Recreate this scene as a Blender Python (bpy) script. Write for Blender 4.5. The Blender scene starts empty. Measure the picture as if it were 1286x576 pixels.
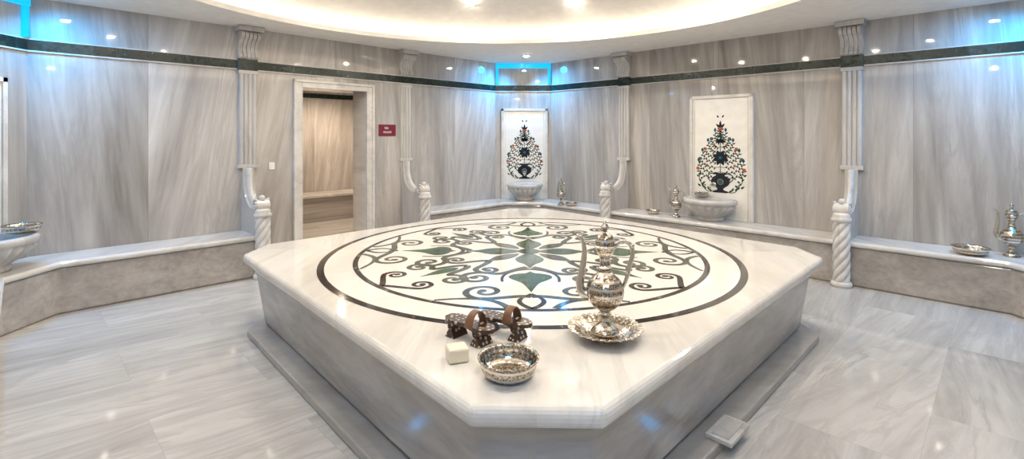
import bpy, bmesh, math, random
from math import sin, cos, pi, radians, sqrt, atan2
from mathutils import Vector, Matrix
random.seed(7)
S2 = sqrt(.5)
bpy.context.scene.view_settings.view_transform = 'Standard'
# ------------------------------------------------------------------ nodes
class G:
    def __init__(s, name):
        s.mat = bpy.data.materials.new(name); s.mat.use_nodes = True
        s.nt = s.mat.node_tree; s.b = s.nt.nodes['Principled BSDF']
    def n(s, t, **k):
        x = s.nt.nodes.new('ShaderNode' + t)
        for a, v in k.items(): setattr(x, a, v)
        return x
    def put(s, sock, v):
        if hasattr(v, 'is_linked') or isinstance(v, bpy.types.NodeSocket): s.nt.links.new(v, sock)
        elif v is not None: sock.default_value = v
    def m(s, op, a, b=None, c=None):
        x = s.n('Math', operation=op); s.put(x.inputs[0], a)
        if b is not None: s.put(x.inputs[1], b)
        if c is not None: s.put(x.inputs[2], c)
        return x.outputs[0]
    def vm(s, op, a, b):
        x = s.n('VectorMath', operation=op); s.put(x.inputs[0], a); s.put(x.inputs[1], b); return x.outputs[0]
    def xyz(s, a, b, c):
        x = s.n('CombineXYZ'); s.put(x.inputs[0], a); s.put(x.inputs[1], b); s.put(x.inputs[2], c); return x.outputs[0]
    def noise(s, vec, scale, detail=4, rough=.5, dist=0):
        x = s.n('TexNoise'); s.put(x.inputs['Vector'], vec); x.inputs['Scale'].default_value = scale
        x.inputs['Detail'].default_value = detail; x.inputs['Roughness'].default_value = rough
        x.inputs['Distortion'].default_value = dist; return x.outputs['Fac']
    def ramp(s, f, stops):
        x = s.n('ValToRGB'); s.put(x.inputs[0], f); e = x.color_ramp.elements
        while len(e) < len(stops): e.new(.5)
        for i, (p, c) in enumerate(stops): e[i].position = p; e[i].color = (*c, 1)
        return x.outputs[0]
    def mix(s, f, a, b):
        x = s.n('Mix', data_type='RGBA'); s.put(x.inputs[0], f)
        s.put(x.inputs[6], a if not isinstance(a, tuple) else (*a, 1)); s.put(x.inputs[7], b if not isinstance(b, tuple) else (*b, 1))
        return x.outputs[2]
    def col(s, c): s.put(s.b.inputs['Base Color'], c if not isinstance(c, tuple) else (*c, 1))
    def set(s, **k):
        for a, v in k.items(): s.put(s.b.inputs[a.replace('_', ' ')], v)
    def bump(s, h, st=.3, d=.01):
        x = s.n('Bump'); x.inputs['Strength'].default_value = st; x.inputs['Distance'].default_value = d
        s.put(x.inputs['Height'], h); s.put(s.b.inputs['Normal'], x.outputs[0])

def marble(name, U, V, pw, ph, stops, su=3, sv=.4, rough=.12, seam=.003, tilt=.25, stag=False, var=.12, sdark=(.2, .18, .16), vein=0, vcol=(.2, .17, .15)):
    g = G(name); tc = g.n('TexCoord'); sp = g.n('SeparateXYZ'); g.put(sp.inputs[0], tc.outputs['Object'])
    W = ({'X', 'Y', 'Z'} - {U, V}).pop()
    u, v, w = sp.outputs[U], sp.outputs[V], sp.outputs[W]
    vi = g.m('DIVIDE', v, ph); vf = g.m('FLOOR', vi)
    uu = g.m('DIVIDE', u, pw)
    if stag: uu = g.m('ADD', uu, g.m('MULTIPLY', g.m('FRACT', g.m('MULTIPLY', vf, .5)), 1.0))
    uf = g.m('FLOOR', uu)
    oi = g.n('ObjectInfo')
    wn = g.n('TexWhiteNoise'); g.put(wn.inputs['Vector'], g.xyz(uf, vf, g.m('MULTIPLY', oi.outputs['Random'], 17.0)))
    rnd = wn.outputs['Value']
    u2 = g.m('ADD', u, g.m('MULTIPLY', g.m('MULTIPLY', g.m('SUBTRACT', rnd, .35), tilt), v))
    v2 = g.m('ADD', v, g.m('MULTIPLY', g.m('MULTIPLY', g.m('SUBTRACT', rnd, .35), tilt), u)) if sv > su else v
    off = g.vm('MULTIPLY', wn.outputs['Color'], (40, 40, 40))
    vec = g.vm('ADD', g.xyz(g.m('MULTIPLY', u2 if su >= sv else u, su), g.m('MULTIPLY', v2, sv), g.m('MULTIPLY', w, su)), off)
    n1 = g.noise(vec, 1, 6, .6, .7)
    n2 = g.noise(g.vm('MULTIPLY', vec, (4.5, 2.2, 4.5) if su >= sv else (2.2, 4.5, 4.5)), 1, 5, .6, .4)
    f = g.m('ADD', g.m('MULTIPLY', n1, .66), g.m('MULTIPLY', n2, .34))
    f = g.m('ADD', f, g.m('MULTIPLY', g.m('SUBTRACT', rnd, .5), var))
    c = g.ramp(f, stops)
    if vein:
        n3 = g.noise(g.vm('ADD', g.vm('MULTIPLY', vec, (1.5, 1.2, 1.5)), (7, 3, 1)), 1, 7, .62, 1.4)
        ridge = g.m('SUBTRACT', 1.0, g.m('MULTIPLY', g.m('ABSOLUTE', g.m('SUBTRACT', n3, .5)), 16.0))
        ridge = g.m('MAXIMUM', ridge, 0.0)
        pat = g.m('MAXIMUM', g.m('MULTIPLY', g.m('SUBTRACT', n1, .38), 3.0), 0.0)
        c = g.mix(g.m('MINIMUM', g.m('MULTIPLY', g.m('MULTIPLY', ridge, pat), vein), .8), c, vcol)
    def line(t, p):
        fr = g.m('FRACT', t); d = g.m('MULTIPLY', g.m('MINIMUM', fr, g.m('SUBTRACT', 1.0, fr)), p)
        return g.m('LESS_THAN', d, seam)
    msk = g.m('MULTIPLY', g.m('MAXIMUM', line(uu, pw), line(vi, ph)), .5)
    c = g.mix(msk, c, sdark)
    g.col(c); g.set(Roughness=rough)
    return g.mat

def plain(name, c, rough=.4, metal=0, em=None, es=0):
    g = G(name); tc = g.n('TexCoord')
    n = g.noise(tc.outputs['Object'], 9, 3)
    g.col(g.mix(n, tuple(x * .88 for x in c), tuple(min(1, x * 1.1) for x in c)))
    g.set(Roughness=rough, Metallic=metal)
    if em: g.set(**{'Emission_Color': (*em, 1), 'Emission_Strength': es})
    return g.mat

WALLST = [(.28, (.21, .19, .173)), (.40, (.33, .305, .28)), (.52, (.44, .412, .384)), (.62, (.535, .505, .474)), (.75, (.64, .615, .585))]
M_wall = marble('wall_marble', 'X', 'Z', .93, 6.0, WALLST, su=2.6, sv=.33, rough=.04, tilt=.3, var=.10, vein=.42, vcol=(.17, .152, .138))
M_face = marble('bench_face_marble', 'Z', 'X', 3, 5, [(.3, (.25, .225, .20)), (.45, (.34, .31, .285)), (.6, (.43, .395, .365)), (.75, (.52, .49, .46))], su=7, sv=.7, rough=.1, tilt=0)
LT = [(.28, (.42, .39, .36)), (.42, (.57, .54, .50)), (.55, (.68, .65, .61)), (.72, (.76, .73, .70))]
M_light = marble('pale_marble', 'X', 'Y', 50, 50, LT, su=2.5, sv=.6, rough=.12, seam=0, var=0)
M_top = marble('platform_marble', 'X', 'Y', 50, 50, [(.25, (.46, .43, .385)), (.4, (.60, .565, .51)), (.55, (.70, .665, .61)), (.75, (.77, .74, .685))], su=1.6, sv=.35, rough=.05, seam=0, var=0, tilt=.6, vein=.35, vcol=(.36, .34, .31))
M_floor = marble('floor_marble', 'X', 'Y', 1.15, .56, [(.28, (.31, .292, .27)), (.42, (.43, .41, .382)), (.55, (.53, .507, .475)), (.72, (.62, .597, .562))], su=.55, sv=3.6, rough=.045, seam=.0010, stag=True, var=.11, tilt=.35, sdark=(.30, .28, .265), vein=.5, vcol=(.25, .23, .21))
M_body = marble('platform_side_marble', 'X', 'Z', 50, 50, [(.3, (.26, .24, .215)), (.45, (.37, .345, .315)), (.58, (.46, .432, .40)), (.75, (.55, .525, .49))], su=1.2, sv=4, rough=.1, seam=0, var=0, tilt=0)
M_pil = marble('pilaster_marble', 'X', 'Z', 50, 50, [(.3, (.38, .355, .33)), (.5, (.50, .475, .445)), (.7, (.60, .58, .55))], su=3, sv=1, rough=.2, seam=0, var=0)
M_green = marble('green_marble', 'X', 'Y', 50, 50, [(.35, (.004, .008, .006)), (.5, (.008, .018, .013)), (.68, (.03, .05, .04))], su=6, sv=6, rough=.22, seam=0, var=0)
M_ggreen = marble('inlay_green_marble', 'X', 'Y', 50, 50, [(.35, (.022, .05, .027)), (.5, (.05, .095, .05)), (.68, (.14, .20, .12))], su=9, sv=9, rough=.08, seam=0, var=0)
M_gray = marble('inlay_olive_marble', 'X', 'Y', 50, 50, [(.35, (.045, .048, .034)), (.5, (.085, .088, .064)), (.68, (.17, .165, .125))], su=8, sv=8, rough=.08, seam=0, var=0)
M_dark = marble('inlay_dark_marble', 'X', 'Y', 50, 50, [(.35, (.016, .012, .010)), (.58, (.045, .035, .03)), (.66, (.3, .26, .22))], su=9, sv=9, rough=.08, seam=0, var=0)
M_white = marble('inlay_white_marble', 'X', 'Y', 50, 50, [(.3, (.70, .67, .61)), (.6, (.80, .77, .715))], su=2, sv=2, rough=.05, seam=0, var=0)
M_plaster = plain('ceiling_plaster', (.84, .80, .74), .8)
M_panel = plain('panel_white', (.80, .77, .71), .15)
M_black = plain('stone_black', (.010, .014, .022), .15)
M_leaf = plain('stone_leaf_green', (.025, .06, .04), .2)
M_red = plain('stone_red', (.48, .09, .045), .2)
M_olive = plain('stone_ochre', (.22, .16, .08), .2)
M_teal = plain('stone_teal', (.02, .09, .12), .2)
M_sign = plain('sign_red', (.17, .012, .03), .3)
M_signtxt = plain('sign_lettering', (.8, .75, .7), .4)
M_spot = plain('lamp_glow', (1, 1, 1), .3, em=(1, .90, .74), es=600)
M_ringm = plain('lamp_ring_metal', (.7, .66, .6), .25, 1)
M_led = plain('led_cyan', (.0, .08, .2), .3, em=(.0, .44, 1.0), es=1.35)
M_cove = plain('cove_light_warm', (1, 1, 1), .3, em=(1, .87, .72), es=8.5)
M_leather = plain('leather_brown', (.17, .08, .038), .45)
M_soap = plain('soap_cream', (.76, .67, .50), .45)
M_switch = plain('switch_white', (.8, .8, .78), .3)
def silver(name, eng):
    g = G(name); tc = g.n('TexCoord')
    vo = g.n('TexVoronoi'); g.put(vo.inputs['Vector'], tc.outputs['Object']); vo.inputs['Scale'].default_value = 150
    n = g.noise(tc.outputs['Object'], 60, 3)
    h = g.m('ADD', vo.outputs['Distance'], g.m('MULTIPLY', n, .5))
    if eng:
        sp = g.n('SeparateXYZ'); g.put(sp.inputs[0], tc.outputs['Object'])
        band = g.m('GREATER_THAN', g.m('SINE', g.m('MULTIPLY', sp.outputs['Z'], 210.0)), -.45)
        g.col(g.mix(g.m('MULTIPLY', band, .9), (.80, .74, .65), g.ramp(h, [(.35, (.80, .73, .63)), (.65, (.58, .51, .42)), (.9, (.16, .125, .09))])))
        g.bump(g.m('MULTIPLY', h, band), .3, .002)
    else:
        g.col(g.mix(n, (.66, .60, .51), (.78, .72, .63)))
    g.set(Metallic=1.0, Roughness=.13); return g.mat
M_silver = silver('engraved_silver', True)
M_polish = silver('polished_silver', False)
def clogmat():
    g = G('inlaid_walnut'); tc = g.n('TexCoord')
    vo = g.n('TexVoronoi'); g.put(vo.inputs['Vector'], tc.outputs['Object']); vo.inputs['Scale'].default_value = 48
    vo.inputs['Randomness'].default_value = .6
    f = g.m('LESS_THAN', vo.outputs['Distance'], .28)
    g.col(g.mix(f, (.045, .021, .011), (.52, .44, .34))); g.set(Roughness=.3); return g.mat
M_clog = clogmat()

# ------------------------------------------------------------------ mesh builder
class MB:
    def __init__(s): s.v = []; s.f = []; s.mi = []; s.sm = []; s.mats = []
    def add(s, vs, fs, mat, smooth=False, M=None):
        if mat not in s.mats: s.mats.append(mat)
        k = s.mats.index(mat); o = len(s.v)
        for p in vs:
            p = Vector(p)
            s.v.append(tuple(M @ p if M else p))
        for f in fs: s.f.append(tuple(o + i for i in f)); s.mi.append(k); s.sm.append(smooth)
    def box(s, x0, x1, y0, y1, z0, z1, mat, M=None):
        s.add([(x0, y0, z0), (x1, y0, z0), (x1, y1, z0), (x0, y1, z0), (x0, y0, z1), (x1, y0, z1), (x1, y1, z1), (x0, y1, z1)],
              [(3, 2, 1, 0), (4, 5, 6, 7), (0, 1, 5, 4), (1, 2, 6, 5), (2, 3, 7, 6), (3, 0, 4, 7)], mat, M=M)
    def prism(s, poly, fn0, fn1, mat, smooth=False, M=None):
        n = len(poly)
        s.add([fn0(*p) for p in poly] + [fn1(*p) for p in poly],
              [tuple(range(n))[::-1], tuple(range(n, 2 * n))] , mat, False, M)
        s.add([fn0(*p) for p in poly] + [fn1(*p) for p in poly],
              [(i, (i + 1) % n, n + (i + 1) % n, n + i) for i in range(n)], mat, smooth, M)
    def pz(s, poly, z0, z1, mat, poly1=None, M=None):
        n = len(poly); poly1 = poly1 or poly
        s.add([(x, y, z0) for x, y in poly] + [(x, y, z1) for x, y in poly1],
              [tuple(range(n))[::-1], tuple(range(n, 2 * n))] + [(i, (i + 1) % n, n + (i + 1) % n, n + i) for i in range(n)], mat, M=M)
    def lathe(s, prof, mat, n=40, fn=None, M=None, smooth=True, caps=True):
        vs = []; fs = []
        for i, (r, z) in enumerate(prof):
            for j in range(n):
                a = 2 * pi * j / n
                vs.append(fn(a, r, z) if fn else (r * cos(a), r * sin(a), z))
        for i in range(len(prof) - 1):
            for j in range(n):
                k = (j + 1) % n
                fs.append((i * n + j, i * n + k, (i + 1) * n + k, (i + 1) * n + j))
        if caps:
            fs.append(tuple(range(n))[::-1]); e = (len(prof) - 1) * n; fs.append(tuple(range(e, e + n)))
        s.add(vs, fs, mat, smooth, M)
    def tube(s, pts, rad, mat, n=10, M=None, flat=1.0):
        pts = [Vector(p) for p in pts]; vs = []; fs = []; N = len(pts)
        up = Vector((0, 1, 0))
        for i, p in enumerate(pts):
            t = (pts[min(i + 1, N - 1)] - pts[max(i - 1, 0)]).normalized()
            a = up.cross(t)
            if a.length < 1e-4: a = Vector((1, 0, 0)).cross(t)
            a.normalize(); b = t.cross(a)
            r = rad(i / (N - 1)) if callable(rad) else rad
            for j in range(n):
                w = 2 * pi * j / n; vs.append(p + a * (r * cos(w)) + b * (r * flat * sin(w)))
        for i in range(N - 1):
            for j in range(n):
                k = (j + 1) % n; fs.append((i * n + j, i * n + k, (i + 1) * n + k, (i + 1) * n + j))
        fs.append(tuple(range(n))[::-1]); fs.append(tuple(range((N - 1) * n, N * n)))
        s.add(vs, fs, mat, True, M)
    def ribbon(s, pts, w, mp, mat):
        N = len(pts); vs = []; fs = []
        for i, (x, y) in enumerate(pts):
            a = pts[max(i - 1, 0)]; b = pts[min(i + 1, N - 1)]
            tx, ty = b[0] - a[0], b[1] - a[1]; L = math.hypot(tx, ty) or 1
            ww = (w(i / (N - 1)) if callable(w) else w) / 2
            nx, ny = -ty / L * ww, tx / L * ww
            vs += [mp(x + nx, y + ny), mp(x - nx, y - ny)]
        for i in range(N - 1): fs.append((2 * i, 2 * i + 1, 2 * i + 3, 2 * i + 2))
        s.add(vs, fs, mat)
    def poly(s, pts, mp, mat): s.add([mp(*p) for p in pts], [tuple(range(len(pts)))], mat)
    def disc(s, x, y, r, mp, mat, n=14): s.poly([(x + r * cos(2 * pi * i / n), y + r * sin(2 * pi * i / n)) for i in range(n)], mp, mat)
    def obj(s, name, loc=(0, 0, 0), rz=0, bevel=0, seg=3, recalc=True, scale=1, weld=False):
        me = bpy.data.meshes.new(name); me.from_pydata(s.v, [], s.f)
        for m in s.mats: me.materials.append(m)
        me.polygons.foreach_set('material_index', s.mi); me.polygons.foreach_set('use_smooth', s.sm)
        bm = bmesh.new(); bm.from_mesh(me)
        if weld: bmesh.ops.remove_doubles(bm, verts=bm.verts, dist=1e-5)
        if recalc: bmesh.ops.recalc_face_normals(bm, faces=bm.faces)
        bm.to_mesh(me); bm.free(); me.update()
        o = bpy.data.objects.new(name, me); bpy.context.scene.collection.objects.link(o)
        o.location = loc; o.rotation_euler = (0, 0, rz); o.scale = (scale,) * 3
        if bevel:
            b = o.modifiers.new('bevel', 'BEVEL'); b.width = bevel; b.segments = seg; b.limit_method = 'ANGLE'; b.angle_limit = radians(30)
            b.harden_normals = False
        return o

def bez(a, b, c, d, n=14):
    o = []
    for i in range(n + 1):
        t = i / n; u = 1 - t
        o.append(tuple(u**3 * a[k] + 3 * u * u * t * b[k] + 3 * u * t * t * c[k] + t**3 * d[k] for k in range(len(a))))
    return o
def cr(P, n=8):
    o = []; P = [P[0]] + list(P) + [P[-1]]
    for i in range(1, len(P) - 2):
        for j in range(n):
            t = j / n
            o.append(tuple(.5 * ((2 * P[i][k]) + (-P[i-1][k] + P[i+1][k]) * t + (2*P[i-1][k] - 5*P[i][k] + 4*P[i+1][k] - P[i+2][k]) * t*t + (-P[i-1][k] + 3*P[i][k] - 3*P[i+1][k] + P[i+2][k]) * t**3) for k in range(len(P[0]))))
    o.append(tuple(P[-1])); return o

# ------------------------------------------------------------------ room
CX, CY = .18, 3.72
H = 2.6
OUT = [(.45, 4.2), (4.25, .4), (4.25, -.4), (.45, -4.2), (-.45, -4.2), (-4.25, -.4), (-4.25, .4), (-.45, 4.2)]
OUT = [(CX + x, CY + y) for x, y in OUT]
names = ['wall_back_right', 'wall_right', 'wall_front_right', 'wall_front', 'wall_front_left', 'wall_left', 'wall_back_left', 'wall_back']
def frame(p, q):
    mx, my = (p[0] + q[0]) / 2, (p[1] + q[1]) / 2
    dx, dy = q[0] - p[0], q[1] - p[1]; L = math.hypot(dx, dy)
    nx, ny = dy / L, -dx / L
    if nx * (CX - mx) + ny * (CY - my) < 0: nx, ny = -nx, -ny
    return mx, my, L, atan2(-nx, ny)
def on_wall(x, y, rz, s):   # point shifted into room by s
    return (x - sin(rz) * s, y + cos(rz) * s)
FR = {}
door_c = (-2.165, 6.025)
for i, nm in enumerate(names):
    p, q = OUT[i], OUT[(i + 1) % 8]
    mx, my, L, rz = frame(p, q); FR[nm] = (mx, my, L, rz)
    b = MB()
    if nm == 'wall_back_left':
        dx = (door_c[0] - mx) * cos(rz) + (door_c[1] - my) * sin(rz); hw = .42
        T = .35
        b.box(-L / 2, dx - hw, -T, 0, 0, H, M_wall); b.box(dx + hw, L / 2, -T, 0, 0, H, M_wall); b.box(dx - hw, dx + hw, -T, 0, 2.0, H, M_wall)
        DX = dx
    else:
        b.box(-L / 2, L / 2, -.12, 0, 0, H, M_wall)
    b.obj(nm, (mx, my, 0), rz)
    t = MB(); z0, z1 = 2.155, 2.245
    t.box(-L / 2, L / 2, 0.0, .012, z0, z1, M_green); t.box(-L / 2, L / 2, 0, .016, z0 - .012, z0, M_pil); t.box(-L / 2, L / 2, 0, .016, z1, z1 + .01, M_pil)
    t.obj('trim_%d' % (i + 1), (mx, my, 0), rz)

# floor: large tiles laid parallel to the walls
b = MB(); b.add([(-7, -7, 0), (9, -7, 0), (9, 7, 0), (-7, 7, 0)], [(0, 1, 2, 3)], M_floor); b.obj('floor', (CX, CY, 0), radians(45))
# ceiling with a round opening + dome
DCX, DCY = -.12, 3.50
RD = 2.83; N = 96; b = MB(); vs = []; fs = []
def octr(a):
    best = 9e9
    P = [(x - DCX, y - DCY) for x, y in OUT]
    for i in range(8):
        (x1, y1), (x2, y2) = P[i], P[(i + 1) % 8]
        dx, dy = x2 - x1, y2 - y1; den = cos(a) * dy - sin(a) * dx
        if abs(den) < 1e-9: continue
        t = (x1 * dy - y1 * dx) / den
        if 0 < t < best: best = t
    return best
angs = sorted([2 * pi * i / N for i in range(N)] + [atan2(y - DCY, x - DCX) % (2 * pi) for x, y in OUT]); n = len(angs)
RI = RD - .13
for a in angs:
    r = octr(a) + .02
    for rr, zz in ((r, 0), (RI, 0), (RI, .05), (RI + .015, .05), (RI + .015, .02), (RD + .01, .02)): vs.append((rr * cos(a), rr * sin(a), zz))
for i in range(n):
    k = (i + 1) % n
    for j in range(5): fs.append((6 * i + j, 6 * k + j, 6 * k + j + 1, 6 * i + j + 1))
b.add(vs, fs, M_plaster); b.obj('ceiling', (DCX, DCY, H), recalc=False)
dome = [(RD, .02), (RD - .005, .08), (2.74, .16), (2.5, .25), (2.1, .34), (1.6, .42), (1.0, .48), (.5, .51), (.02, .52)]
def domez(r):
    for (r1, z1), (r2, z2) in zip(dome, dome[1:]):
        if r2 <= r <= r1: return z1 + (z2 - z1) * (r1 - r) / (r1 - r2)
b = MB(); b.lathe(cr(dome, 4), M_plaster, 96, caps=False); b.disc(0, 0, .03, lambda x, y: (x, y, .52), M_plaster, 24); b.obj('ceiling_dome', (DCX, DCY, H), recalc=False)
# cove strip lying in the trough behind the dome lip
b = MB(); b.lathe([(RI + .045, .024), (RI + .085, .024), (RI + .085, .034), (RI + .045, .034), (RI + .045, .024)], M_cove, 96, smooth=False, caps=False)
b.obj('cove_light_strip', (DCX, DCY, H))

# side room behind the door
mx, my, L, rz = FR['wall_back_left']; R = Matrix.Rotation(rz, 4, 'Z')
ox, oy = mx + DX * cos(rz), my + DX * sin(rz)
def sideobj(name, boxes, mat, **k):
    b = MB()
    for bx in boxes: b.box(*bx, mat)
    return b.obj(name, (ox, oy, 0), rz, **k)
sideobj('wall_side_room_back', [(-2.5, 1.2, -2.9, -2.8, 0, 2.5)], M_wall)
sideobj('wall_side_room_left', [(1.2, 1.3, -2.9, -.35, 0, 2.5)], M_wall)
sideobj('wall_side_room_right', [(-2.6, -2.5, -2.9, -.35, 0, 2.5)], M_wall)
sideobj('ceiling_side_room', [(-2.6, 1.3, -2.9, -.35, 2.5, 2.55)], M_plaster)
sideobj('trim_9', [(-2.5, 1.2, -2.8, -2.785, 2.10, 2.18)], M_green)
b = MB(); b.box(-2.49, 1.19, -2.79, -2.3, 0, .40, M_face); b.box(-2.49, 1.19, -2.79, -2.27, .40, .45, M_light); b.obj('side_room_bench', (ox, oy, 0), rz, bevel=.01)
# door frame
b = MB(); hw = .42
for sx in (-1, 1):
    xa, xb = sorted((sx * hw, sx * (hw + .085)))
    b.box(xa, xb, 0, .03, 0, 2.085, M_light); 
    xa, xb = sorted((sx * (hw + .06), sx * (hw + .09))); b.box(xa, xb, 0, .045, 0, 2.09, M_light)
    xa, xb = sorted((sx * (hw - .012), sx * hw)); b.box(xa, xb, -.35, .03, 0, 2.0, M_light)
b.box(-hw, hw, 0, .03, 2.0, 2.085, M_light); b.box(-hw - .09, hw + .09, 0, .045, 2.06, 2.09, M_light)
b.obj('door_frame', (ox, oy, 0), rz, bevel=.004)
# sign and switch
def sign():
    x, y = -1.66, 6.53; p = on_wall(x, y, rz, .0)
    b = MB(); b.box(-.125, .125, 0, .01, -.075, .075, M_sign)
    mp = lambda u, v: (-u, .0108, v)
    def stroke(pts): b.ribbon(pts, .006, mp, M_signtxt)
    stroke([(-.04, .015), (-.04, .045)]); stroke([(-.04, .045), (-.02, .015)]); stroke([(-.02, .015), (-.02, .045)])
    stroke([(-.0 + .012 * cos(a), .027 + .011 * sin(a)) for a in [i * pi / 6 for i in range(13)]])
    for k in range(5):
        cx = -.05 + .024 * k
        stroke([(cx + .008 * cos(a), -.025 + .011 * sin(a)) for a in [i * pi / 6 + k for i in range(11)]])
    b.obj('door_sign', (p[0], p[1], 1.51), rz)
sign()
b = MB(); b.box(-.03, .03, 0, .012, -.04, .04, M_switch); b.box(-.012, .012, .012, .016, -.02, .02, M_switch)
tt = (643 - 341) / 617; yy = 8.19 / (1 + tt); b.obj('light_switch', (-tt * yy, yy, 1.1), rz, bevel=.003)

# ------------------------------------------------------------------ benches
def offs(pt, nrm, s): return (pt[0] + nrm[0] * s, pt[1] + nrm[1] * s)
def inner(s):
    d = 4.65 - s * sqrt(2)
    f = 4.2 - s; g = 4.25 - s
    L = [(d - f, f), (g, d - g), (g, -(d - g)), (d - f, -f), (-(d - f), -f), (-g, -(d - g)), (-g, d - g), (-(d - f), f)]
    return [(CX + x, CY + y) for x, y in L]
PA, PB, PC, PD = (-2.87, 5.32), (-1.47, 6.75), (1.60, 6.95), (3.50, 5.05)
def snap(p):  # put on the wall line
    x, y = p[0] - CX, p[1] - CY; e = (4.65 - abs(x) - abs(y)) / 2
    return (CX + x + math.copysign(e, x), CY + y + math.copysign(e, y))
PA, PB, PC, PD = map(snap, (PA, PB, PC, PD))
nBL = (S2, -S2); nBR = (-S2, -S2)
def bench(name, outer, innerf):
    b = MB()
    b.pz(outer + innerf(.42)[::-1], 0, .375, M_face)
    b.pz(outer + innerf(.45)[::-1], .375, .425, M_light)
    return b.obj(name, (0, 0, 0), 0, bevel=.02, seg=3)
nFL, nFR = (S2, S2), (-S2, S2)
E1 = snap((CX - 2.7, CY - 1.95)); E2 = snap((CX + 2.7, CY - 1.95))
bench('marble_bench', [PA, OUT[6], OUT[5], E1], lambda s: [offs(PA, nBL, s), inner(s)[6], inner(s)[5], offs(E1, nFL, s)])
bench('marble_bench', [PB, OUT[7], OUT[0], OUT[1], OUT[2], E2], lambda s: [offs(PB, nBL, s), inner(s)[7], inner(s)[0], inner(s)[1], inner(s)[2], offs(E2, nFR, s)])

# ------------------------------------------------------------------ pilasters + bench ends
def pilaster(p, rz):
    b = MB()
    # fluted shaft
    W = .085
    prof = []
    nf = 4
    for i in range(nf * 8 + 1):
        u = -W + 2 * W * i / (nf * 8)
        prof.append((u, .032 + .018 * abs(sin(pi * i / 8)) ** .6))
    prof = [(-W, 0)] + prof + [(W, 0)]
    b.prism(prof, lambda x, y: (x, y, 1.13), lambda x, y: (x, y, 2.10), M_pil)
    b.box(-.10, .10, 0, .055, 1.09, 1.13, M_pil); b.box(-.095, .095, 0, .05, 2.10, 2.14, M_pil)
    # scrolled corbel above the band
    b.box(-.10, .10, .0, .03, 2.14, 2.26, M_green)
    pr = cr([(0, 2.26), (.05, 2.262), (.075, 2.285), (.06, 2.32), (.045, 2.36), (.055, 2.41), (.09, 2.45), (.13, 2.47), (.155, 2.50), (.145, 2.535), (.11, 2.545), (0, 2.545)], 5)
    nr = 5; ww = .20 / nr
    for i in range(nr):
        xa = -.10 + i * ww
        b.prism(pr, lambda y, z, xa=xa: (xa + .004, y, z), lambda y, z, xa=xa: (xa + ww - .004, y, z), M_pil)
    b.prism([(y * .8, z) for y, z in pr], lambda y, z: (-.10, y, z), lambda y, z: (.10, y, z), M_pil)
    b.box(-.125, .125, 0, .17, 2.545, 2.597, M_pil)
    return b.obj('pilaster', (p[0], p[1], 0), rz, bevel=.003, seg=1)
def bench_end(p, rz):
    b = MB()
    top = cr([(.055, 1.09), (.06, 1.0), (.075, .9), (.11, .81), (.17, .745), (.25, .70), (.33, .69), (.40, .70), (.44, .72)], 5)
    poly = [(0, 0), (.44, 0)] + top[::-1] + [(0, 1.09)]
    t = .055
    b.prism(poly, lambda y, z: (-t, y, z), lambda y, z: (t, y, z), M_pil)
    b.tube([(0, y + .004, z) for y, z in top], .03, M_light, 10, flat=2.2)
    for sgn in (-1, 1):
        pts = []
        for i in range(40):
            a = i / 39 * 3.4 * pi; r = .062 * (1 - .8 * i / 39)
            pts.append((sgn * .062, .46 + r * cos(a + 1.2), .735 + r * sin(a + 1.2)))
        b.tube(pts, .011, M_light, 6)
    M = Matrix.Translation((0, .46, .735)) @ Matrix.Rotation(pi / 2, 4, 'Y')
    b.lathe([(.001, -.06), (.058, -.06), (.058, .06), (.001, .06)], M_light, 24, M=M, smooth=False)
    # twisted colonette
    Z0, Z1 = .05, .62; prof = [(.066, Z0 + (Z1 - Z0) * i / 100) for i in range(101)]
    def tw(a, r, z):
        rr = r * (1 + .26 * abs(sin(2.5 * (a - z * 13))) ** .7 - .14); return (rr * cos(a), .49 + rr * sin(a), z)
    b.lathe(prof, M_light, 80, fn=tw)
    sh = lambda a, r, z: (r * cos(a), .49 + r * sin(a), z)
    b.lathe([(.001, 0), (.09, 0), (.09, .03), (.078, .05), (.001, .05)], M_light, 32, fn=sh)
    b.lathe([(.001, .61), (.07, .61), (.085, .63), (.085, .65), (.07, .665), (.075, .68), (.06, .70), (.001, .70)], M_light, 32, fn=sh)
    b.lathe([(.001, .775), (.03, .78), (.022, .795), (.032, .81), (.02, .83), (.001, .835)], M_light, 20, fn=lambda a, r, z: (r * cos(a), .47 + r * sin(a), z))
    return b.obj('bench_end_scroll', (p[0], p[1], 0), rz)
rBL = FR['wall_back_left'][3]; rBR = FR['wall_back_right'][3]; rB = FR['wall_back'][3]; rL = FR['wall_left'][3]; rR = FR['wall_right'][3]
for p, r in ((PA, rBL), (PB, rBL), (PC, rBR), (PD, rBR)):
    pilaster(p, r); bench_end(p, r)

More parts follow.
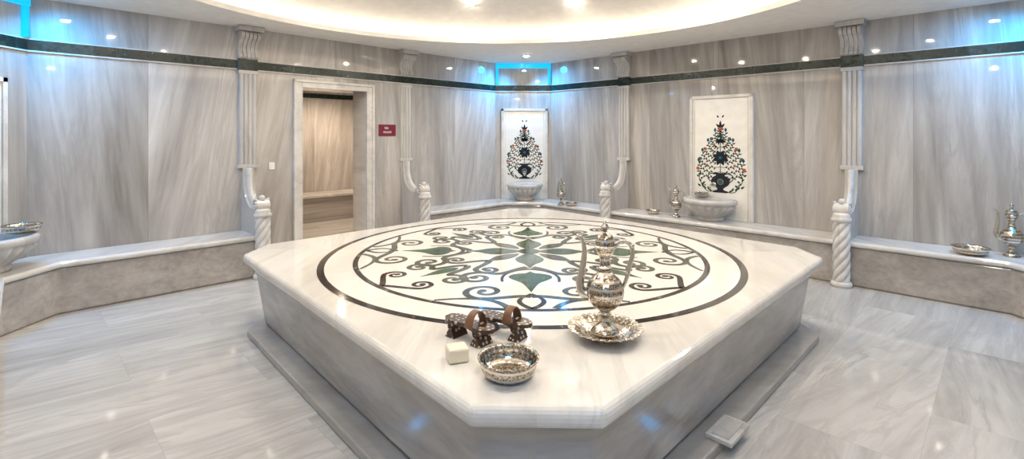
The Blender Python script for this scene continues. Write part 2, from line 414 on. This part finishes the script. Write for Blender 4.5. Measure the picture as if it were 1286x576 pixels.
# ------------------------------------------------------------------ inlaid panels
def panel(x, y, rz, w, zt=1.89):
    b = MB(); h = w / 2; z0 = .427
    b.box(-h, h, 0, .03, z0, zt, M_panel)
    f = .035
    for a in ((-h, -h + f), (h - f, h)): b.box(a[0], a[1], .03, .048, z0, zt, M_light)
    b.box(-h, h, .03, .048, zt - f, zt, M_light)
    f2 = .055
    for sx in (-1, 1):
        xa, xb = sorted((sx * (h - f2 - .008), sx * (h - f2))); b.box(xa, xb, .03, .036, z0, zt - f2, M_light)
    k = w / .76 * 1.14
    Z = .745  # base of motif
    def mk(d): return lambda u, v: (u * k, .0315 + d, Z + v * 1.06)
    m0, m1, m2, m3 = mk(0), mk(.0006), mk(.0012), mk(.0018)
    def leaf(u, v, a, L, W, mat, mp=m1):
        pts = []
        for i in range(9): t = i / 8; pts.append((t * L, W * sin(pi * t ** .8)))
        for i in range(7, 0, -1): t = i / 8; pts.append((t * L, -W * sin(pi * t ** .8)))
        b.poly([(u + x_ * cos(a) - y_ * sin(a), v + x_ * sin(a) + y_ * cos(a)) for x_, y_ in pts], mp, mat)
    def flower(u, v, r, mat):
        for j in range(6):
            a = j * pi / 3; b.disc(u + r * .6 * cos(a), v + r * .6 * sin(a), r * .45, m2, mat, 8)
        b.disc(u, v, r * .38, m3, M_olive, 8)
    # vase
    vase = [(0, .0), (.07, .0), (.085, .015), (.04, .03), (.035, .05), (.085, .09), (.10, .13), (.08, .175), (.045, .20), (.065, .225), (0, .225)]
    b.poly(cr(vase, 3) + [(-x_, y_) for x_, y_ in cr(vase, 3)[::-1]], m1, M_black)
    b.disc(0, .125, .035, m2, M_olive, 16); b.disc(0, .125, .027, m3, M_teal, 16)
    for sx in (-1, 1):
        b.ribbon(bez((sx * .09, .12), (sx * .17, .16), (sx * .13, .24), (sx * .05, .21)), .010, m1, M_black)
        b.ribbon(bez((sx * .06, .02), (sx * .14, -.02), (sx * .20, .04), (sx * .16, .08)), .008, m0, M_leaf)
        b.ribbon(bez((sx * .16, .08), (sx * .24, .10), (sx * .25, .18), (sx * .20, .22)), .008, m0, M_leaf)
        for j in range(5): leaf(sx * (.09 + .03 * j), .01 + .012 * j, pi / 2 - sx * (.9 - .5 * (j % 2)), .05, .010, M_leaf)
        for j in range(6): leaf(sx * (.18 + .012 * j), .07 + .025 * j, pi / 2 + (.9 if j % 2 else -.9), .04, .010, M_leaf)
    # central medallion flower
    for j in range(8): leaf(0, .40, j * pi / 4 + pi / 8, .095, .024, M_black, m1)
    b.disc(0, .40, .055, m2, M_black, 16); b.disc(0, .40, .018, m3, M_teal, 10)
    for j in range(5): leaf(0, .575, pi * (j + .5) / 5, .06, .014, M_black, m1)
    b.ribbon([(0, .22), (0, .74)], .008, m0, M_leaf)
    env = lambda v: .245 * (1 - ((v - .27) / .47) ** 1.5) if v > .27 else .245
    for i in range(9):
        v = .20 + .058 * i; wv = env(v + .06)
        for sx in (-1, 1):
            pts = bez((0, v - .02), (sx * wv * .5, v - .05), (sx * wv * .95, v - .01), (sx * wv, v + .07 + .02 * (i % 2)), 12)
            b.ribbon(pts, .006, m0, M_leaf)
            for j in range(2, 12):
                q = pts[j]; a = atan2(pts[j][1] - pts[j - 1][1], pts[j][0] - pts[j - 1][0])
                leaf(q[0], q[1], a + (.9 if j % 2 else -.9), .033, .0075, M_leaf if (i + j) % 3 else M_black)
            if i % 2 == 0: flower(pts[-1][0], pts[-1][1], .019, M_red if i % 4 == 0 else M_teal)
            else: leaf(pts[-1][0], pts[-1][1], pi / 2, .05, .014, M_teal)
            if i in (2, 6): flower(pts[6][0], pts[6][1] + .015, .012, M_red)
    for sx in (-1, 1): leaf(0, .74, pi / 2 + sx * .75, .07, .013, M_black)
    leaf(0, .73, pi / 2, .10, .014, M_black)
    for sx in (-1, 1):   # little birds at the crest
        leaf(sx * .018, .86, pi / 2 - sx * .6, .035, .009, M_black)
    return b.obj('floral_inlay_panel', (x, y, 0), rz, recalc=False)
panel(CX + .02, CY + 4.2, rB, .74, 1.87)
pr_c = snap((2.555, 5.995)); panel(pr_c[0], pr_c[1], rBR, .76, 1.93)
panel(CX - 4.25, CY - .10, rL, .60, 1.9)

def basin(x, y, rz, w=.58):
    b = MB(); R0 = w / 2
    prof = [(.001, 0), (.48, 0), (.50, .03), (.46, .05), (.60, .08), (.80, .13), (.93, .18), (.93, .195), (1.0, .205), (1.02, .225), (1.02, .245), (.97, .262), (.88, .262), (.84, .24), (.6, .14), (.3, .11), (.001, .105)]
    def fn(a, r, z):
        fl = 1.0
        if .055 < z < .19 and r > .45: fl = 1 + .10 * abs(cos(10 * a)) - .05
        if .45 < r and z > .11 and z < .15 and r < .7: fl = 1
        xx = r * fl * cos(a); yy = r * fl * sin(a)
        if yy < 0: yy *= .35
        return (xx * R0, .13 + yy * R0 * .98, z)
    b.lathe(prof, M_pil, 120, fn=fn)
    # tap
    b.tube(cr([(0, .04, .42), (0, .10, .425), (0, .14, .41), (0, .145, .38)], 5), .012, M_polish, 10)
    b.lathe([(.001, 0), (.03, 0), (.03, .01), (.012, .02), (.001, .02)], M_polish, 16, M=Matrix.Translation((0, .032, .42)) @ Matrix.Rotation(-pi / 2, 4, 'X'))
    return b.obj('carved_marble_basin', (x, y, .4265), rz)
q = on_wall(CX + .02, CY + 4.2, rB, .05); basin(q[0], q[1], rB, .56)
q = on_wall(pr_c[0] - .04, pr_c[1] + .04, rBR, .05); basin(q[0], q[1], rBR, .62)
q = on_wall(CX - 4.25, CY - .1, rL, .05); basin(q[0], q[1], rL, .60)

# ------------------------------------------------------------------ silverware
def ewer(x, y, z, rz, sc=1.0, plate=True):
    b = MB(); zo = .022 if plate else 0
    P = cr([(.001, 0), (.055, 0), (.058, .01), (.042, .028), (.022, .05), (.018, .075), (.03, .085), (.024, .098), (.052, .118), (.078, .155), (.084, .195), (.072, .232), (.042, .262), (.026, .282), (.033, .292), (.024, .304), (.024, .335), (.036, .360), (.046, .382), (.050, .390), (.044, .397), (.044, .415), (.034, .438), (.014, .450), (.009, .460), (.019, .472), (.013, .486), (.006, .500), (.001, .508)], 3)
    def fn(a, r, z):
        m = 1 + (.035 * abs(sin(8 * a)) - .015 if .11 < z < .25 else 0) + (.05 * abs(sin(8 * a)) if z < .03 else 0)
        return (r * m * cos(a), r * m * sin(a), z + zo)
    b.lathe([(max(r, .001), z_) for r, z_ in P], M_silver, 64, fn=fn)
    sp = cr([(-.068, 0, .165), (-.098, 0, .175), (-.112, 0, .21), (-.104, 0, .27), (-.094, 0, .33), (-.094, 0, .385), (-.108, 0, .425), (-.130, 0, .437)], 6)
    b.tube([(a, c, d + zo) for a, c, d in sp], lambda t: .019 * (1 - t) ** 1.3 + .0068, M_polish, 12)
    hd = cr([(.044, 0, .385), (.075, 0, .415), (.112, 0, .40), (.122, 0, .355), (.108, 0, .30), (.10, 0, .26), (.088, 0, .225), (.078, 0, .20)], 6)
    b.tube([(a, c, d + zo) for a, c, d in hd], lambda t: .0075 + .003 * sin(pi * t), M_polish, 10)
    b.lathe([(.001, -.012), (.013, -.006), (.013, .006), (.001, .012)], M_polish, 12, M=Matrix.Translation((.118, 0, .395 + zo)))
    if plate:
        pp = cr([(.001, .0), (.07, .0), (.075, .004), (.11, .02), (.135, .036), (.158, .042), (.160, .046), (.135, .042), (.108, .027), (.072, .012), (.001, .012)], 3)
        def pf(a, r, z):
            k = max(0, (r - .09) / .07); m = 1 + .05 * k * abs(sin(9 * a)); return (r * m * cos(a), r * m * sin(a), z + .006 * k * abs(sin(18 * a)))
        b.lathe([(max(r, .001), z_) for r, z_ in pp], M_silver, 144, fn=pf)
    return b.obj('silver_ewer', (x, y, z), rz, scale=sc)
def bowl(x, y, z, R=.11, h=.068):
    b = MB()
    P = cr([(.001, 0), (.6, 0), (.78, .12), (.93, .45), (.98, .8), (1.06, 1.0), (1.03, 1.06), (.94, .95), (.88, .55), (.74, .25), (.5, .12), (.16, .12), (.12, .26), (.001, .30)], 3)
    def fn(a, r, z_):
        m = 1 + (.025 * abs(sin(12 * a)) if r > .8 else 0); return (r * m * cos(a) * R, r * m * sin(a) * R, z_ * h)
    b.lathe([(max(r, .001), z_) for r, z_ in P], M_silver, 96, fn=fn)
    return b.obj('silver_bowl', (x, y, z))
PT = .56
ewer(.405, 2.14, PT + .003, radians(-8), .96); bowl(-.013, 1.80, PT + .001, .105)
BT = .4265
ewer(4.20, 4.13, BT, radians(-30), .88, False); bowl(3.92, 4.2, BT, .12, .06)
ewer(2.05, 6.13, BT, radians(-40), .80, False); bowl(1.83, 6.38, BT, .085, .045)
ewer(.72, 7.22, BT, radians(-60), .78, False); bowl(.86, 7.12, BT, .08, .04)
bowl(CX - 4.25 + .29, CY + .07, BT + .264, .11, .06); bowl(2.33, 6.05, BT + .264, .08, .05)

# ------------------------------------------------------------------ platform
PX, PY, PR = .13, 3.77, radians(-1.3)
def octo(rx, ry, w, ws): 
    h = w / 2; k = ws / 2; return [(h, ry), (rx, k), (rx, -k), (h, -ry), (-h, -ry), (-rx, -k), (-rx, k), (-h, ry)][::-1]
b = MB()
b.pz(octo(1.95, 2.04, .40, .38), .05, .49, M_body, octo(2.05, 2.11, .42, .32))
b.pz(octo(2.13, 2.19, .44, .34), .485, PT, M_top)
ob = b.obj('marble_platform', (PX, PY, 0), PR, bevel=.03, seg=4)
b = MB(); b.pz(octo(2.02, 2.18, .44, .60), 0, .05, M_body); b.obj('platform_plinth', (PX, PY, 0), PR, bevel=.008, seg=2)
b = MB(); b.box(-.11, .11, -.06, .06, 0, .02, M_light); b.box(-.09, .09, -.04, .04, .02, .024, M_pil)
b.obj('floor_drain_cover', (1.01, 2.30, .051), radians(45), bevel=.005)

# medallion
b = MB(); z0 = PT + .0008
mpz = lambda d: (lambda x, y: (x, y, d))
RO = 1.50
b.poly([(RO * cos(2 * pi * i / 128), RO * sin(2 * pi * i / 128)) for i in range(128)], mpz(0), M_white)
def ring(r0, r1, mat, d=.0003, n=160):
    vs = []; fs = []
    for i in range(n):
        a = 2 * pi * i / n; vs += [(r0 * cos(a), r0 * sin(a), d), (r1 * cos(a), r1 * sin(a), d)]
    for i in range(n):
        k = (i + 1) % n; fs.append((2 * i, 2 * i + 1, 2 * k + 1, 2 * k))
    b.add(vs, fs, mat)
ring(1.455, 1.50, M_dark); ring(1.24, 1.275, M_dark)
def spiral(C, r0, a0, d, turns=1.3, n=34):
    return [(C[0] + r0 * (1 - .82 * t) * cos(a0 + d * 2 * pi * turns * t), C[1] + r0 * (1 - .82 * t) * sin(a0 + d * 2 * pi * turns * t)) for t in [i / n for i in range(n + 1)]]
def scroll(S, T, C, r0, a0, d, L=.15, turns=1.3):
    P = (C[0] + r0 * cos(a0), C[1] + r0 * sin(a0)); t = (-sin(a0) * d, cos(a0) * d)
    return bez(S, (S[0] + T[0] * L, S[1] + T[1] * L), (P[0] - t[0] * L, P[1] - t[1] * L), P)[:-1] + spiral(C, r0, a0, d, turns)
for k in range(8):
    ca, sa = cos(k * pi / 4 + pi / 2), sin(k * pi / 4 + pi / 2)
    for s in (1, -1):
        def mp(d): return lambda u, v: (u * ca - s * v * sa, u * sa + s * v * ca, d * .4)
        def rib(pts, w, mat=M_gray, d=.0014):
            b.ribbon(pts, lambda t: w * 1.7 * (1.0 - .45 * t), mp(d), mat)
            if len(pts) > 40: b.disc(pts[-1][0], pts[-1][1], w * .95, mp(d + .0002), mat)
        def half(pts, mat, d): b.poly(cr(pts, 4) , mp(d), mat)
        if k % 2 == 0:
            half([(.55, 0), (.59, .028), (.605, .075), (.635, .12), (.69, .135), (.745, .10), (.80, .055), (.88, .026), (.98, 0)], M_ggreen, .0022)
            half([(.05, 0), (.12, .055), (.22, .10), (.31, .085), (.38, .035), (.48, 0)], M_ggreen, .0024)
            half([(.14, 0), (.22, .04), (.30, .03), (.36, 0)], M_gray, .0028)
            rib(scroll((.45, .02), (.5, .8), (.70, .33), .12, -2.6, -1, .12), .032)
            rib(scroll((1.05, .0), (-.3, .9), (.97, .26), .12, .4, 1, .10), .028, d=.0015)
            rib(bez((1.24, .0), (1.13, .11), (1.08, .06), (1.00, 0)), .020, M_dark, .0016)
            rib(bez((1.23, .12), (1.05, .20), (1.08, .38), (1.12, .52)), .024, d=.0017)
            rib(bez((.50, .0), (.52, .10), (.60, .20), (.78, .17)), .018, M_dark, .0016)
        else:
            half([(.67, 0), (.71, .03), (.78, .045), (.85, .035), (.91, .015), (.98, 0)], M_ggreen, .0022)
            half([(.10, 0), (.18, .045), (.28, .06), (.36, .03), (.43, 0)], M_gray, .0023)
            rib(scroll((.40, .0), (.6, .6), (.56, .17), .085, -1.2, 1, .08), .028, d=.0018)
            rib(scroll((.60, .0), (.2, .9), (.86, .19), .095, -2.2, -1, .09), .028, d=.0019)
            rib(scroll((1.24, .0), (-.8, .5), (1.06, .14), .075, 1.0, 1, .05), .022, M_dark, .0020)
ring(.05, .085, M_dark, .0013, 40); b.disc(0, 0, .05, mpz(.0013), M_ggreen, 24)
b.obj('inlaid_medallion', (PX, 3.73, z0), PR, recalc=False)

# ------------------------------------------------------------------ clogs, soap
def clog(x, y, rz):
    b = MB(); Lh = .112
    out = cr([(-Lh, -.016), (-.085, -.036), (-.04, -.036), (0, -.029), (.05, -.037), (.085, -.036), (Lh, -.018), (Lh + .008, 0)], 4)
    out = out + [(u, -v) for u, v in out[::-1][1:]]
    b.pz(out, .052, .066, M_clog)
    for cx in (-.066, .062):
        for (w0, w1, z0_, z1_) in ((.024, .008, 0, .032), (.008, .018, .032, .053)):
            b.add([(cx - w0, -.041 + .004, z0_), (cx + w0, -.037, z0_), (cx + w0, .037, z0_), (cx - w0, .037, z0_),
                   (cx - w1, -.033, z1_), (cx + w1, -.033, z1_), (cx + w1, .033, z1_), (cx - w1, .033, z1_)],
                  [(3, 2, 1, 0), (4, 5, 6, 7), (0, 1, 5, 4), (1, 2, 6, 5), (2, 3, 7, 6), (3, 0, 4, 7)], M_clog)
    # strap: leather band arching over the foot
    n = 24; vs = []; fs = []
    for i in range(n + 1):
        a = pi * i / n
        for (dx, rr) in ((-.020, 1), (.020, 1), (.020, .90), (-.020, .90)):
            vs.append((.035 + dx * (1 - .25 * sin(a)), .040 * rr * cos(a), .058 + .056 * rr * sin(a)))
    for i in range(n):
        for j in range(4):
            k = (j + 1) % 4; fs.append((4 * i + j, 4 * i + k, 4 * i + 4 + k, 4 * i + 4 + j))
    fs += [(0, 1, 2, 3), (4 * n, 4 * n + 3, 4 * n + 2, 4 * n + 1)]
    b.add(vs, fs, M_leather, True)
    return b.obj('wooden_clog', (x, y, PT + .001), rz, bevel=.0015, seg=2, scale=1.18)
clog(-.185, 2.12, radians(-40)); clog(-.035, 2.17, radians(-33))
b = MB(); b.box(-.040, .040, -.036, .036, 0, .056, M_soap); b.obj('soap_bar', (-.215, 1.925, PT + .001), radians(20), bevel=.009, seg=4)

# ------------------------------------------------------------------ lamps
def downlight(x, y, z, e, blend=.6, ang=150, col=(1, .91, .81)):
    b = MB(); b.lathe([(.032, 0), (.05, 0), (.052, -.006), (.046, -.012), (.034, -.008)], M_ringm, 28, caps=False); b.lathe([(.001, -.016), (.033, -.016), (.033, -.002), (.001, -.002)], M_spot, 20)
    o = b.obj('ceiling_downlight', (x, y, z - .001))
    ld = bpy.data.lights.new('downlight_beam', 'SPOT'); ld.energy = e; ld.spot_size = radians(ang); ld.spot_blend = blend; ld.shadow_soft_size = .035; ld.color = col
    l = bpy.data.objects.new('downlight_beam', ld); bpy.context.scene.collection.objects.link(l); l.parent = o; l.location = (0, 0, -.06)
for i in range(10):
    a = pi / 2 + pi / 10 + i * pi / 5; r = 1.93
    xx, yy = CX - .05 + r * cos(a), CY + r * sin(a)
    downlight(xx, yy, H + domez(math.hypot(xx - DCX, yy - DCY)) - .012, 31)
for x, y in ((CX + .03, CY + 3.4), (CX - 3.45, CY), (CX + 3.45, CY), (CX, CY - 3.4)): downlight(x, y, H, 26)
# warm lamp in the side room
p = R @ Vector((-.9, -1.7, 0)); downlight(ox + p.x, oy + p.y, 2.5, 170, col=(1, .78, .58))

# cyan LED coves at the four cut corners
for nm in ('wall_back', 'wall_left', 'wall_right', 'wall_front'):
    mx, my, L, r = FR[nm]; b = MB()
    b.box(-L / 2 + .01, L / 2 - .01, .0, .04, 2.52, 2.595, M_led)
    for sx in (-1, 1):
        xa, xb = sorted((sx * (L / 2 - .05), sx * (L / 2 - .01))); b.box(xa, xb, .0, .03, 2.26, 2.52, M_led)
    q = on_wall(mx, my, r, .003); o = b.obj('led_strip', (q[0], q[1], 0), r)
    for sx in (-1, 1):   # one wash lamp grazing each neighbouring wall
        ld = bpy.data.lights.new('led_wash', 'SPOT'); ld.energy = 90; ld.spot_size = radians(125); ld.spot_blend = 1; ld.shadow_soft_size = .05; ld.color = (0, .40, 1)
        l = bpy.data.objects.new('led_wash', ld); bpy.context.scene.collection.objects.link(l); l.parent = o
        l.location = (sx * .12, .24, 2.54)
        l.rotation_euler = Vector((sx * .55, .12, -.85)).to_track_quat('-Z', 'Y').to_euler()

w = bpy.data.worlds.new('World'); bpy.context.scene.world = w; w.use_nodes = True
w.node_tree.nodes['Background'].inputs[0].default_value = (.9, .85, .8, 1); w.node_tree.nodes['Background'].inputs[1].default_value = .1
cam = bpy.data.cameras.new('camera'); co = bpy.data.objects.new('camera', cam); bpy.context.scene.collection.objects.link(co)
cam.sensor_width = 36; cam.lens = 36 * 617 / 1286; cam.shift_y = -118 / 1286
co.location = (0, 0, 1.44); co.rotation_euler = (pi / 2, 0, 0); cam.clip_start = .02
bpy.context.scene.camera = co
